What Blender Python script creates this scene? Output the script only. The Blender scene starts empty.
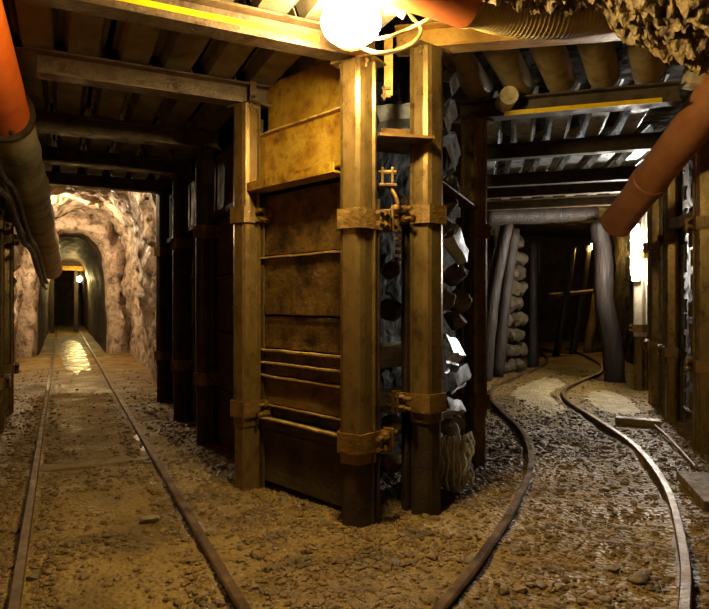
import bpy, bmesh, math, random
from mathutils import Vector, Matrix, noise
random.seed(7)
S = bpy.context.scene
COL = S.collection
H = 1.1                                   # eye height above the ground, metres
F = 600.0                                 # focal length in pixels of the 709 px frame
R = math.radians
ORD = ['first', 'second', 'third', 'fourth', 'fifth', 'sixth', 'seventh', 'eighth', 'ninth', 'tenth', 'eleventh', 'twelfth']

def at(px, py, d): return Vector(((px-354.5)/F*d, d, H-(py-300)/F*d))
def ground(px, py): return at(px, py, F*H/(py-300))

# ------------------------------------------------------------------ materials
def srgb(h):
    h = h.lstrip('#'); v = [int(h[i:i+2], 16)/255 for i in (0, 2, 4)]
    return tuple((c/12.92 if c <= .04045 else ((c+.055)/1.055)**2.4) for c in v) + (1,)

def material(name, cols, scale=6, detail=8, rough=(.4, .8), metal=0.0, bump=.3, bscale=40, voro=None, stretch=(1, 1, 1), spec=.5, wave=None):
    m = bpy.data.materials.new(name); m.use_nodes = True
    nt = m.node_tree; N = nt.nodes; L = nt.links
    b = N['Principled BSDF']
    tc = N.new('ShaderNodeTexCoord'); oi = N.new('ShaderNodeObjectInfo')
    mul = N.new('ShaderNodeMath'); mul.operation = 'MULTIPLY'; mul.inputs[1].default_value = 37.0
    L.new(oi.outputs['Random'], mul.inputs[0])
    mp = N.new('ShaderNodeMapping'); mp.inputs['Scale'].default_value = stretch
    L.new(tc.outputs['Object'], mp.inputs['Vector']); L.new(mul.outputs[0], mp.inputs['Location'])
    n1 = N.new('ShaderNodeTexNoise'); n1.inputs['Scale'].default_value = scale; n1.inputs['Detail'].default_value = detail
    n1.inputs['Roughness'].default_value = .65
    L.new(mp.outputs[0], n1.inputs['Vector'])
    cr = N.new('ShaderNodeValToRGB'); el = cr.color_ramp.elements
    n = len(cols)
    pos = [.5] if n == 1 else [.32 + .36*i/(n-1) for i in range(n)]
    el[0].position = pos[0]; el[0].color = srgb(cols[0])
    if n > 1:
        el[1].position = pos[-1]; el[1].color = srgb(cols[-1])
        for i in range(1, n-1):
            e = el.new(pos[i]); e.color = srgb(cols[i])
    else:
        el[1].color = srgb(cols[0])
    L.new(n1.outputs['Fac'], cr.inputs['Fac']); L.new(cr.outputs['Color'], b.inputs['Base Color'])
    n2 = N.new('ShaderNodeTexNoise'); n2.inputs['Scale'].default_value = scale*1.7; n2.inputs['Detail'].default_value = 5
    L.new(mp.outputs[0], n2.inputs['Vector'])
    mr = N.new('ShaderNodeMapRange'); mr.inputs['From Min'].default_value = .35; mr.inputs['From Max'].default_value = .65
    mr.inputs['To Min'].default_value = rough[0]; mr.inputs['To Max'].default_value = rough[1]
    L.new(n2.outputs['Fac'], mr.inputs['Value']); L.new(mr.outputs[0], b.inputs['Roughness'])
    b.inputs['Metallic'].default_value = metal; b.inputs['Specular IOR Level'].default_value = spec
    if bump:
        n3 = N.new('ShaderNodeTexNoise'); n3.inputs['Scale'].default_value = bscale; n3.inputs['Detail'].default_value = 6
        L.new(mp.outputs[0], n3.inputs['Vector'])
        h = n3.outputs['Fac']
        if voro:
            v = N.new('ShaderNodeTexVoronoi'); v.inputs['Scale'].default_value = voro
            L.new(mp.outputs[0], v.inputs['Vector'])
            ad = N.new('ShaderNodeMath'); ad.operation = 'ADD'
            L.new(h, ad.inputs[0]); L.new(v.outputs['Distance'], ad.inputs[1]); h = ad.outputs[0]
        if wave:
            w = N.new('ShaderNodeTexWave'); w.inputs['Scale'].default_value = wave; w.bands_direction = 'Z'
            w.inputs['Distortion'].default_value = 1.5
            L.new(mp.outputs[0], w.inputs['Vector'])
            ad = N.new('ShaderNodeMath'); ad.operation = 'ADD'
            L.new(h, ad.inputs[0]); L.new(w.outputs['Fac'], ad.inputs[1]); h = ad.outputs[0]
        bp = N.new('ShaderNodeBump'); bp.inputs['Strength'].default_value = bump; bp.inputs['Distance'].default_value = .02
        L.new(h, bp.inputs['Height']); L.new(bp.outputs[0], b.inputs['Normal'])
    return m

def glow(name, col, strength):
    m = bpy.data.materials.new(name); m.use_nodes = True
    b = m.node_tree.nodes['Principled BSDF']
    b.inputs['Base Color'].default_value = (.9, .85, .75, 1)
    b.inputs['Emission Color'].default_value = (*col, 1); b.inputs['Emission Strength'].default_value = strength
    return m

M = {
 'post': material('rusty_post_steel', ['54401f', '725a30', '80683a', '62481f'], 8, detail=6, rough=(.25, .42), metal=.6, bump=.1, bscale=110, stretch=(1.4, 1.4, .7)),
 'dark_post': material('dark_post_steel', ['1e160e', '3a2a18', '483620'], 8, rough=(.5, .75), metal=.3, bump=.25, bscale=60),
 'clamp': material('rusty_clamp_steel', ['4a3414', '70521f', '84642e'], 9, rough=(.35, .7), metal=.35, bump=.3, bscale=60),
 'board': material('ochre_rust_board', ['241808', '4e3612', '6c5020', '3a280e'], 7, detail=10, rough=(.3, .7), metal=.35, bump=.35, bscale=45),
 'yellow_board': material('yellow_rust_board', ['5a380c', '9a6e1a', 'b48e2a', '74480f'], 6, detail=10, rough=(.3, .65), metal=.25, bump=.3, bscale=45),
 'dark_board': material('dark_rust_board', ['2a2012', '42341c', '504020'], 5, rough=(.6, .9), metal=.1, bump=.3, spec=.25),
 'beam': material('brown_beam_steel', ['2c2014', '5a4630', '6e5a42', '4a3018'], 6, rough=(.35, .7), metal=.35, bump=.25, bscale=60),
 'amber_beam': material('amber_beam_steel', ['5a3c14', 'a0742c', 'b58838', '704a1c'], 6, rough=(.35, .65), metal=.25, bump=.2, bscale=60),
 'trough': material('tan_trough_steel', ['6e5a38', 'a08858', 'b09a68', '84683e'], 5, rough=(.45, .8), metal=.05, bump=.2, bscale=50),
 'dark_trough': material('dull_trough_steel', ['4a4232', '6c6250', '7c725c', '564a38'], 4, rough=(.35, .7), metal=.25, bump=.2, bscale=50),
 'zinc': material('galvanised_steel', ['8a9098', 'b0b6bc', 'd0d4d8'], 8, rough=(.25, .5), metal=.3, bump=.2, bscale=30),
 'yellow': material('yellow_paint', ['d8a800', 'f0c400', 'e0b000'], 12, rough=(.4, .6), bump=.1),
 'rock': material('mine_rock', ['2e221a', '6a5444', '8c7460', '4a382c'], 2.5, rough=(.55, .9), bump=.9, bscale=9, voro=5),
 'pale_rock': material('pale_tunnel_rock', ['2e2218', '84705c', 'b09c86', '58463a'], 5, rough=(.5, .9), bump=1.0, bscale=16, voro=7),
 'dark_rock': material('dark_wall_rock', ['1a1510', '30281e', '3e3426'], 4, rough=(.65, .95), bump=1.0, bscale=14, voro=9, spec=.2),
 'overhang': material('crumbly_overhang_rock', ['20160a', '5a4626', '806638', '34260f'], 11, rough=(.5, .9), bump=1.0, bscale=28, voro=22),
 'stone': material('rubble_stone', ['3e342a', '6c5e4c', '857660'], 6, rough=(.5, .9), bump=.6, bscale=25),
 'wall_stone': material('buff_pack_stone', ['2e261c', '50442f', '62543c'], 6, rough=(.5, .9), bump=.6, bscale=25),
 'log': material('weathered_timber', ['120d0a', '2a1f16', '3a2c1e'], 5, rough=(.5, .85), bump=.6, bscale=20, stretch=(3, 3, .5)),
 'wood': material('old_timber_board', ['3a2a16', '6e5630', '846a40'], 5, rough=(.5, .85), bump=.4, bscale=30, stretch=(3, 3, .6)),
 'pale_wood': material('pale_timber', ['b49a72', 'd8c49c', 'e4d2ac'], 8, rough=(.5, .8), bump=.3, bscale=40),
 'orange': material('orange_plastic_pipe', ['b4480c', 'd4601a', 'dc6c22'], 3, rough=(.3, .5), bump=.05),
 'brown_orange': material('dusty_orange_pipe', ['a0603a', 'ba7648', 'c48656'], 4, rough=(.35, .6), bump=.05),
 'canvas': material('muddy_grey_canvas', ['5e5238', '948662', 'aa9c78'], 4, rough=(.6, .9), bump=.5, bscale=14),
 'hose': material('tan_ribbed_hose', ['8a7240', 'b49a5c', 'c4aa6c'], 6, rough=(.5, .8), bump=.2, bscale=40),
 'worn_and_highlight': material('worn_highlight_edge', ['8a6c34', 'c09c54', 'd8b870'], 14, rough=(.3, .55), metal=.3, bump=.2),  # polished lips; edge highlights are put into this bright colour too
 'water': material('wet_mud_film', ['4e3c1a', '6e562a'], 2, rough=(.2, .42), bump=.9, bscale=7, spec=.7),
 'lit_mud': material('pale_lit_mud', ['8c7a50', 'a8956a', 'b6a47a'], 6, rough=(.4, .8), bump=.7, bscale=40, voro=40),  # mud paled where the white lamp brightens it; light put into colour
 'dim_beam': material('dull_beam_steel', ['221a10', '46361f', '564430', '382812'], 6, rough=(.5, .85), metal=.15, bump=.25, bscale=60),
 'dull_orange': material('dull_orange_pipe', ['6a300e', '8a4416', '96501e'], 3, rough=(.35, .6), bump=.05),  # one even orange, darker than the left duct's
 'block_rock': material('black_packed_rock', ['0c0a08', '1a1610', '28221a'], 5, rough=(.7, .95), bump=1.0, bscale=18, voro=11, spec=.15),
 'rail': material('worn_rail_steel', ['3a2a1a', '604830', '7a6246'], 7, rough=(.3, .55), metal=.5, bump=.15, bscale=60),
 'sleeper': material('mud_caked_timber', ['4e3c1a', '6e562a', '7e6432'], 3, rough=(.35, .75), bump=.5, bscale=40),
 'gravel': material('loose_gravel', ['443418', '664e28', '7a6238'], 5, rough=(.45, .85), bump=.3, bscale=60),
 'crust': material('white_lime_crust', ['7a766e', 'c4c0b8', 'e8e4dc'], 16, rough=(.5, .8), bump=.8, bscale=30, stretch=(2, 2, .8)),
 'cable': material('pale_cable', ['8a7040', 'b09458'], 10, rough=(.4, .6), bump=.05),
 'black_cable': material('black_cable', ['14110e', '2a241c'], 10, rough=(.4, .7), bump=.1),
 'plaster': material('tunnel_lining', ['281e12', '463522', '544028'], 3, rough=(.5, .85), bump=.6, bscale=12),
 'paint_and_glare': material('pale_paint_and_glare', ['a89878', 'c8bca0', 'd8ccb4'], 6, rough=(.35, .6), bump=.1),
 'lamp': glow('hot_lamp_glass', (1.0, .78, .36), 480),
 'tube': glow('cold_lamp_tube', (1.0, .93, .82), 400),
 'tunnel_bulb': glow('tunnel_bulb_glass', (1.0, .74, .44), 450),
 'deep_bulb': glow('deep_bulb_glass', (1.0, .75, .44), 2300),
 'far_bulb': glow('far_bulb_glass', (1.0, .72, .26), 420),
 'timber_bulb': glow('amber_bulb_glass', (1.0, .62, .15), 420),
}

def floor_material():
    m = material('muddy_floor', ['4e3c1a', '785e2c', '866c36', '644e22'], 1.8, rough=(.32, .75), bump=.8, bscale=40, voro=42, spec=.35)
    return m
M['floor'] = floor_material()
M['beyond'] = glow('dim_bulb_glass', (1.0, .74, .28), 160)

# ------------------------------------------------------------------ mesh helpers
MATS = {}
class MB:
    def __init__(s): s.v = []; s.f = []
    def add(s, vs, fs):
        o = len(s.v); s.v += [Vector(v) for v in vs]; s.f += [tuple(i+o for i in f) for f in fs]; return s
    def box(s, c, size, rot=None, bev=.0):
        x, y, z = [k/2 for k in size]; b = min(bev, x*.9, y*.9, z*.9)
        rot = rot or Matrix.Identity(3); c = Vector(c)
        if b <= 0:
            vs = [(i*x, j*y, k*z) for i in (-1, 1) for j in (-1, 1) for k in (-1, 1)]
            fs = [(0, 1, 3, 2), (4, 6, 7, 5), (0, 4, 5, 1), (2, 3, 7, 6), (0, 2, 6, 4), (1, 5, 7, 3)]
        else:
            bm = bmesh.new(); bmesh.ops.create_cube(bm, size=1)
            for v in bm.verts: v.co = Vector((v.co.x*size[0], v.co.y*size[1], v.co.z*size[2]))
            bmesh.ops.bevel(bm, geom=list(bm.edges), offset=b, segments=2, affect='EDGES', profile=.6)
            vs = [v.co.copy() for v in bm.verts]; fs = [tuple(v.index for v in f.verts) for f in bm.faces]; bm.free()
        return s.add([c + rot @ Vector(v) for v in vs], fs)
    def tube(s, pts, r, n=12, caps=True):
        pts = [Vector(p) for p in pts]; rs = r if isinstance(r, (list, tuple)) else [r]*len(pts)
        o = len(s.v); prev = None
        for i, p in enumerate(pts):
            t = (pts[min(i+1, len(pts)-1)] - pts[max(i-1, 0)]).normalized()
            if prev is None: a = t.orthogonal().normalized()
            else: a = (prev - t*prev.dot(t)).normalized()
            prev = a; b = t.cross(a)
            for k in range(n):
                an = 2*math.pi*k/n; s.v.append(p + (a*math.cos(an) + b*math.sin(an))*rs[i])
        for i in range(len(pts)-1):
            for k in range(n):
                k2 = (k+1) % n; s.f.append((o+i*n+k, o+i*n+k2, o+(i+1)*n+k2, o+(i+1)*n+k))
        if caps:
            s.f.append(tuple(o+k for k in reversed(range(n)))); s.f.append(tuple(o+(len(pts)-1)*n+k for k in range(n)))
        return s
    def sweep(s, prof, path, up=Vector((0, 0, 1))):
        path = [Vector(p) for p in path]; n = len(prof); o = len(s.v)
        for i, p in enumerate(path):
            t = (path[min(i+1, len(path)-1)] - path[max(i-1, 0)]).normalized()
            side = t.cross(up).normalized(); u = side.cross(t)
            for a, b in prof: s.v.append(p + side*a + u*b)
        for i in range(len(path)-1):
            for k in range(n):
                k2 = (k+1) % n; s.f.append((o+i*n+k, o+i*n+k2, o+(i+1)*n+k2, o+(i+1)*n+k))
        s.f.append(tuple(o+k for k in reversed(range(n)))); s.f.append(tuple(o+(len(path)-1)*n+k for k in range(n)))
        return s
    def extrude(s, prof, z0, z1, c=(0, 0)):
        n = len(prof); o = len(s.v)
        for z in (z0, z1):
            for a, b in prof: s.v.append(Vector((a+c[0], b+c[1], z)))
        for k in range(n):
            k2 = (k+1) % n; s.f.append((o+k, o+k2, o+n+k2, o+n+k))
        s.f.append(tuple(o+k for k in reversed(range(n)))); s.f.append(tuple(o+n+k for k in range(n)))
        return s
    def ball(s, c, rad, seg=16, rings=10):
        c = Vector(c); o = len(s.v); rx, ry, rz = rad
        for i in range(rings+1):
            th = math.pi*i/rings
            for k in range(seg):
                ph = 2*math.pi*k/seg
                s.v.append(c + Vector((rx*math.sin(th)*math.cos(ph), ry*math.sin(th)*math.sin(ph), rz*math.cos(th))))
        for i in range(rings):
            for k in range(seg):
                k2 = (k+1) % seg; s.f.append((o+i*seg+k, o+(i+1)*seg+k, o+(i+1)*seg+k2, o+i*seg+k2))
        return s
    def rock(s, c, size, seed, sub=3, amp=.35, freq=1.4):
        bm = bmesh.new(); bmesh.ops.create_icosphere(bm, subdivisions=sub, radius=1)
        c = Vector(c); off = Vector((seed*7.3, seed*3.1, seed*1.7)); rot = Matrix.Rotation(seed*1.3, 3, 'Z')
        vs = []
        for v in bm.verts:
            p = v.co.copy(); k = 1 + amp*noise.noise(p*freq + off) + amp*.35*noise.noise(p*freq*3 + off)
            # flatten to facets
            for q in range(5):
                nn = noise.random_unit_vector() if False else Vector((math.sin(seed*2+q*2.1), math.cos(seed*3+q*1.7), math.sin(seed+q*4.3))).normalized()
                dd = (p*k).dot(nn)
                if dd > .68: p = (p*k - nn*(dd-.68))/k
            p = p*k
            vs.append(c + rot @ Vector((p.x*size[0], p.y*size[1], p.z*size[2])))
        fs = [tuple(v.index for v in f.verts) for f in bm.faces]; bm.free()
        return s.add(vs, fs)
    def build(s, name, mat, parent=None, world=True, smooth=False, fix=True):
        me = bpy.data.meshes.new(name)
        ob = bpy.data.objects.new(name, me); COL.objects.link(ob)
        vs = s.v
        if parent is not None:
            ob.parent = parent
            if world:
                inv = MATS[parent.name].inverted(); vs = [inv @ v for v in vs]
            MATS[ob.name] = MATS[parent.name]
        else:
            lo = [min(v[i] for v in vs) for i in range(3)]; hi = [max(v[i] for v in vs) for i in range(3)]
            o = Vector(((lo[0]+hi[0])/2, (lo[1]+hi[1])/2, lo[2])); vs = [v-o for v in vs]; ob.location = o
            MATS[ob.name] = Matrix.Translation(o)
        me.from_pydata([tuple(v) for v in vs], [], s.f)
        if fix:
            bm = bmesh.new(); bm.from_mesh(me); bmesh.ops.remove_doubles(bm, verts=bm.verts, dist=1e-6)
            bmesh.ops.recalc_face_normals(bm, faces=bm.faces); bm.to_mesh(me); bm.free()
        me.materials.append(M[mat])
        if smooth: me.shade_smooth()
        if smooth == 'auto':
            me.set_sharp_from_angle(angle=R(35))
        return ob

def tag(o, label, cat, group=None, kind=None):
    if label: o['label'] = label
    if cat: o['category'] = cat
    if group: o['group'] = group
    if kind: o['kind'] = kind
    return o

def thing(name, label, cat, loc=(0, 0, 0), rz=0, group=None):
    o = bpy.data.objects.new(name, None); COL.objects.link(o)
    o.location = loc; o.rotation_euler = (0, 0, rz); o.empty_display_size = .1
    MATS[o.name] = Matrix.Translation(Vector(loc)) @ Matrix.Rotation(rz, 4, 'Z')
    return tag(o, label, cat, group)

def struct(mb, name, mat, smooth=False):
    o = mb.build(name, mat, smooth=smooth); o['kind'] = 'structure'; return o

def catmull(pts, n=8):
    pts = [Vector(p) for p in pts]; out = []
    P = [pts[0]*2-pts[1]] + pts + [pts[-1]*2-pts[-2]]
    for i in range(1, len(P)-2):
        for k in range(n):
            t = k/n; a, b, c, d = P[i-1], P[i], P[i+1], P[i+2]
            out.append(.5*((2*b) + (c-a)*t + (2*a-5*b+4*c-d)*t*t + (3*b-a-3*c+d)*t**3))
    out.append(pts[-1]); return out

def fbm(p, o=4):
    return sum(noise.noise(p*2**i)*.5**i for i in range(o))

# ------------------------------------------------------------------ frames of reference of the two drifts
A = Vector((-.627, 3.6, 0)); LD = Vector((-.439, .898, 0)); LP = Vector((-.898, -.439, 0))
def left(s, t, z=0): return A + LD*s + LP*t + Vector((0, 0, z))
RB = Vector((.954, -.30, 0)); RD = Vector((.30, .954, 0))
CORNER = Vector((.037, 2.95, 0)); P2 = Vector((.33, 3.16, 0)); P3 = Vector((.80, 4.09, 0))
def right_wall_x(y): return 2.96 + .32*(y-5.6)
LBEAM = [-1.9, -.893, 0, 1.147, 2.2, 3.28]

# ------------------------------------------------------------------ floor
def lrail(which, y):
    return (-.408 if which else -1.209) - .4885*(y-2.136)
INNER = catmull([(.19, 1.93, 0), (.322, 2.136, 0), (.596, 2.64, 0), (.91, 3.3, 0), (1.177, 4.0, 0), (1.37, 4.89, 0), (1.42, 5.74, 0), (1.50, 6.6, 0), (1.76, 7.5, 0), (2.3, 8.5, 0), (2.95, 9.6, 0), (3.6, 11.2, 0), (4.1, 14, 0)], 8)
OUTER = catmull([(.72, 1.4, 0), (1.176, 2.136, 0), (1.441, 2.64, 0), (1.80, 3.474, 0), (2.06, 4.4, 0), (2.17, 5.28, 0), (2.26, 6.286, 0), (2.42, 6.95, 0), (2.68, 7.5, 0), (3.2, 8.25, 0), (3.75, 9.1, 0), (4.3, 10.7, 0), (4.8, 13.6, 0)], 8)
def gz(x, y):
    p = Vector((x, y, 0))
    z = .028*fbm(p*1.3, 3) + .012*noise.noise(p*7) + .006*noise.noise(p*19)
    # low heap of spoil along the foot of the timbered block
    d = abs((x+.12) + .55*(y-2.75)) if y < 3.6 else 9
    z += .03*math.exp(-((x+.25)**2+(y-2.85)**2)/.15)
    f = max(0, 1-abs(y-13.5)/5.5)*max(0, 1-abs(x-lrail(0, y)-.4)/.9)
    return z*(1-min(1, f*3)) - .01
def build_floor():
    mb = MB(); rows, cols = 250, 300; y0, y1 = .35, 29.0
    for i in range(rows):
        y = y0*(y1/y0)**(i/(rows-1))
        for j in range(cols):
            x = (-1+2*j/(cols-1))*(y*1.0+1.2); mb.v.append(Vector((x, y, gz(x, y))))
    for i in range(rows-1):
        for j in range(cols-1):
            a = i*cols+j; mb.f.append((a, a+1, a+cols+1, a+cols))
    o = mb.build('floor', 'floor', smooth=True, fix=False); o['kind'] = 'structure'
build_floor()

# ------------------------------------------------------------------ rock surfaces of the setting
def rough_wall(name, mat, line, z0, z1, step=.09, amp=.08, freq=1.6, sign=1):
    pts = []
    line = [Vector((p[0], p[1], 0)) for p in line]
    for a, b in zip(line, line[1:]):
        n = max(1, int((b-a).length/step))
        for k in range(n): pts.append(a.lerp(b, k/n))
    pts.append(line[-1]); mb = MB(); nz = int((z1-z0)/step)
    for i, p in enumerate(pts):
        t = (pts[min(i+1, len(pts)-1)]-pts[max(i-1, 0)]).normalized(); nrm = Vector((t.y, -t.x, 0))*sign
        for k in range(nz+1):
            q = p + Vector((0, 0, z0+(z1-z0)*k/nz))
            mb.v.append(q + nrm*amp*(fbm(q*freq, 4) + .5*abs(noise.noise(q*freq*2.3))))
    w = nz+1
    for i in range(len(pts)-1):
        for k in range(nz): mb.f.append((i*w+k, (i+1)*w+k, (i+1)*w+k+1, i*w+k+1))
    return struct(mb, name, mat, smooth=True)

lw = lambda s: tuple(left(s, 1.72)[:2])
rough_wall('wall_left', 'rock', [lw(-2.6), lw(3.5)], -.1, 2.85, .12, .05)
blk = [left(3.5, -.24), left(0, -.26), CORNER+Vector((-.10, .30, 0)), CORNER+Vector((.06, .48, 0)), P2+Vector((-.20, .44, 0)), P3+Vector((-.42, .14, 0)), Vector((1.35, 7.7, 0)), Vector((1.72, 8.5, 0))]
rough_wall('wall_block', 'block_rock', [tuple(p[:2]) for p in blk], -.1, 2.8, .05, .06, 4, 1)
rough_wall('wall_right', 'dark_rock', [(1.95, 2.2), (right_wall_x(3.4)+.3, 3.4), (right_wall_x(9)+.3, 9), (right_wall_x(16)+.3, 16)], -.1, 2.8, .1, .07, 2.5, -1)
rough_wall('wall_inner', 'dark_rock', [(1.72, 8.55), (2.1, 9.1), (3.2, 12.1), (4.2, 16)], -.1, 2.8, .12, .08, 2)
rough_wall('wall_end', 'dark_rock', [(4.2, 16), (6.7, 16)], -.1, 2.8, .2, .1, 2)

def rough_ceiling():
    mb = MB(); st = .16
    def patch(x0, x1, ya, yb, z):
        nx = int((x1-x0)/st); ny = int((yb-ya)/st); o = len(mb.v)
        for i in range(ny+1):
            for j in range(nx+1):
                p = Vector((x0+(x1-x0)*j/nx, ya+(yb-ya)*i/ny, z)); mb.v.append(p+Vector((0, 0, .06*fbm(p*1.8, 3))))
        for i in range(ny):
            for j in range(nx):
                a = o+i*(nx+1)+j; mb.f.append((a, a+1, a+nx+2, a+nx+1))
    patch(-4.2, 4.5, -.6, 6.9, 2.78); patch(1.0, 7.2, 6.9, 16.2, 2.78)
    struct(mb, 'ceiling', 'dark_rock', smooth=True)
rough_ceiling()

def overhang():
    rim = [(.40, 2.42), (.55, 2.37), (.84, 2.34), (1.02, 2.35), (1.1, 2.25), (1.25, 2.18), (1.33, 2.12), (1.5, 2.10), (1.56, 2.02), (1.75, 1.96), (2.1, 1.96)]
    def rz(x):
        if x <= rim[0][0]: return rim[0][1]
        for (a, b), (c, d) in zip(rim, rim[1:]):
            if x <= c: return b+(d-b)*(x-a)/(c-a)
        return rim[-1][1]
    mb = MB(); nx, ny = 200, 110
    for i in range(ny+1):
        for j in range(nx+1):
            x = .40+1.75*j/nx; v = i/ny; y = 1.7 + .98*v
            p = Vector((x, y, 0))
            z = rz(x) + .04*fbm(p*10, 4) - .06*abs(noise.noise(p*7)) - .05*abs(noise.noise(p*22)) + .03*noise.noise(p*38) + .03 + .03*(1-v)
            e = max(0, (v-.9)/.1); z += .25*e*e
            y += .05*noise.noise(p*8+Vector((3, 1, 5))) + .03*noise.noise(p*21)
            mb.v.append(Vector((x+.03*noise.noise(p*11), y, z)))
    w = nx+1
    for i in range(ny):
        for j in range(nx): a = i*w+j; mb.f.append((a, a+w, a+w+1, a+1))
    n0 = len(mb.v)
    # carry the rim up into the roof
    ring = [j for j in range(w)] + [i*w+nx for i in range(1, ny+1)] + [ny*w+j for j in range(nx-1, -1, -1)] + [i*w for i in range(ny-1, 0, -1)]
    for k in ring: mb.v.append(Vector((mb.v[k].x, mb.v[k].y, 2.86)))
    n = len(ring)
    for k in range(n): mb.f.append((ring[k], ring[(k+1) % n], n0+(k+1) % n, n0+k))
    mb.f.append(tuple(n0+k for k in range(n)))
    struct(mb, 'ceiling_rock', 'overhang', smooth=False)
overhang()

def rock_tunnel():
    mb = MB(); n = 120; s0, s1 = 3.42, 10.4; ns = 130
    for i in range(ns+1):
        s = s0+(s1-s0)*i/ns
        for k in range(n+1):
            an = math.pi*(-.03+1.06*k/n); c, sn = math.cos(an), math.sin(an)
            hw = .85+.22*min(1, max(0, (s-4)/4.5)); t = .76 - hw*math.copysign(abs(c)**(2/3.2), c); z = (2.72+.2*min(1, max(0, (s-4)/4)))*math.copysign(abs(sn)**(2/3.2), sn)
            p = left(s, t, z); q = p*1.0
            d = .17*fbm(q*1.1+Vector((4, 2, 0)), 3) + .17*abs(noise.noise(q*2.4)) + .10*abs(noise.noise(q*5.5)) - .03*abs(noise.noise(q*13)) - .06
            cen = left(s, .73, 1.2); nn = (p-cen); nn.normalize()
            mb.v.append(p + nn*d*(.35 if s < 3.7 else 1))
    w = n+1
    for i in range(ns):
        for k in range(n): a = i*w+k; mb.f.append((a, a+1, a+w+1, a+w))
    struct(mb, 'wall_tunnel', 'pale_rock', smooth=True)
    # the narrower lined stretch, with its ragged mouth
    mb = MB(); n = 70; w = n+1
    def ring(s, hw, h, jit, e=3.4):
        for k in range(n+1):
            an = math.pi*(-.03+1.06*k/n); c, sn = math.cos(an), math.sin(an)
            t = .80 - hw*math.copysign(abs(c)**(2/e), c); z = h*math.copysign(abs(sn)**(2/e), sn)
            p = left(s, t, z); cen = left(s, .78, 1.2); nn = (p-cen).normalized()
            mb.v.append(p+nn*jit*fbm(p*2.6, 4)+LD*jit*1.3*fbm(p*3.3, 3))
    def skin(rings, name, m_):
        nonlocal mb
        mb = MB()
        for r_ in rings: ring(*r_)
        for i in range(len(rings)-1):
            for k in range(n): a = i*w+k; mb.f.append((a, a+1, a+w+1, a+w))
        struct(mb, name, m_, smooth=True)
    skin([(10.3, 1.45, 3.4, .05), (10.1, 1.2, 3.1, .14), (9.95, 1.02, 2.85, .16), (9.8, .92, 2.75, .14), (9.75, .82, 2.66, .12), (9.78, .74, 2.58, .10), (9.9, .68, 2.52, .08), (10.2, .64, 2.47, .03)], 'wall_portal', 'pale_rock')
    skin([(10.12, .655, 2.485, .02)]+[(10.3+17*k/24, .62, 2.44, .05) for k in range(0, 25)], 'wall_lining', 'plaster')
    mb = MB(); a, b = left(27.2, -.2), left(27.2, 1.7)
    mb.add([a, b, b+Vector((0, 0, 2.8)), a+Vector((0, 0, 2.8))], [(0, 1, 2, 3)])
    struct(mb, 'wall_far', 'plaster')
rock_tunnel()
def light_gap_brow():  # rock strip added to close bright light gaps over the last beam
    mb = MB(); n = 30
    for k in range(n+1):
        t = -.3+2.1*k/n
        for s, z in ((3.34, 2.40+.03*noise.noise(Vector((k*.4, 0, 0)))), (3.34, 2.9), (3.5, 2.9), (3.5, 2.42+.04*noise.noise(Vector((k*.5, 3, 0))))): mb.v.append(left(s, t, z))
    for k in range(n):
        for j in range(4): mb.f.append((k*4+j, k*4+(j+1) % 4, (k+1)*4+(j+1) % 4, (k+1)*4+j))
    struct(mb, 'gap_closer_1', 'dark_rock')
light_gap_brow()
def far_doorway():
    t = thing('door_frame', 'dark timber door frame beneath the far yellow bulb', 'frame', left(19.0, .75))
    mb = MB(); mb.sweep([(-.06, 0), (.06, 0), (.06, .15), (-.06, .15)], [left(19, .2, 2.1), left(19, 1.36, 2.1)]); mb.build('lintel', 'yellow_board', t)  # the lintel's yellow colour stands for bulb light on timber
    for q in (.56, 1.30):
        mb = MB(); mb.box(left(19.0, q, 1.04), (.13, .13, 2.1), Matrix.Rotation(R(26), 3, 'Z'), .01); mb.build('post', 'log', t)
    mb = MB(); mb.sweep([(-.02, 0), (.02, 0), (.02, .22), (-.02, .22)], [left(19, .2, 2.25), left(19, 1.36, 2.25)]); mb.build('boarding', 'log', t)
far_doorway()

# ------------------------------------------------------------------ steel yielding posts
def channel(w0, w1, lip, y0, y1, t=.011):
    c = .028
    out = [(-w1-lip, y1), (-w1-lip, y1-t), (-w1, y1-t-.004), (-w0, y0+c), (-w0+c*.35, y0+c*.3), (-w0+c, y0), (w0-c, y0), (w0-c*.35, y0+c*.3), (w0, y0+c), (w1, y1-t-.004), (w1+lip, y1-t), (w1+lip, y1)]
    inn = [(w1-t, y1), (w0-t, y0+c+t*.5), (w0-c, y0+t), (-w0+c, y0+t), (-w0+t, y0+c+t*.5), (-w1+t, y1)]
    return out + inn

def nut(mb, c, d, r=.016, l=.02):
    c = Vector(c); d = Vector(d).normalized()
    mb.tube([c, c+d*l], r, 6); mb.tube([c+d*l*.5, c+d*(l+.022)], r*.55, 8)

def clamp(parent, z, side, h=.095, mat='clamp'):
    w0, w1, y0, y1 = .066, .088, -.098, .05; mb = MB()
    path = [(-w1-.006, y1), (-w0-.006, y0+.03), (-w0+.012, y0), (w0-.012, y0), (w0+.006, y0+.03), (w1+.006, y1)]
    inner = [(x*.88, y+.011) for x, y in path]; inner[0] = (-w1+.008, y1); inner[-1] = (w1-.008, y1)
    mb.extrude(path+inner[::-1], z-h/2, z+h/2)
    mb.box((side*(w1+.022), y1-.02, z), (.05, .014, h*1.05), bev=.003)         # ear
    mb.box((side*(w1+.022), y1+.012, z), (.05, .014, h*1.2), bev=.003)
    c = mb.build('clamp', mat, parent, world=False)
    for dz in (-.026, .026):
        b = MB(); b.tube([(side*(w1+.028), y1-.10, z+dz), (side*(w1+.028), y1+.07, z+dz)], .011, 8); b.build('bolt', mat, c, world=False)
        b = MB(); b.tube([(side*(w1+.028), y1-.06, z+dz), (side*(w1+.028), y1-.029, z+dz)], .020, 6); b.build('nut', mat, c, world=False)
    return c

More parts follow.
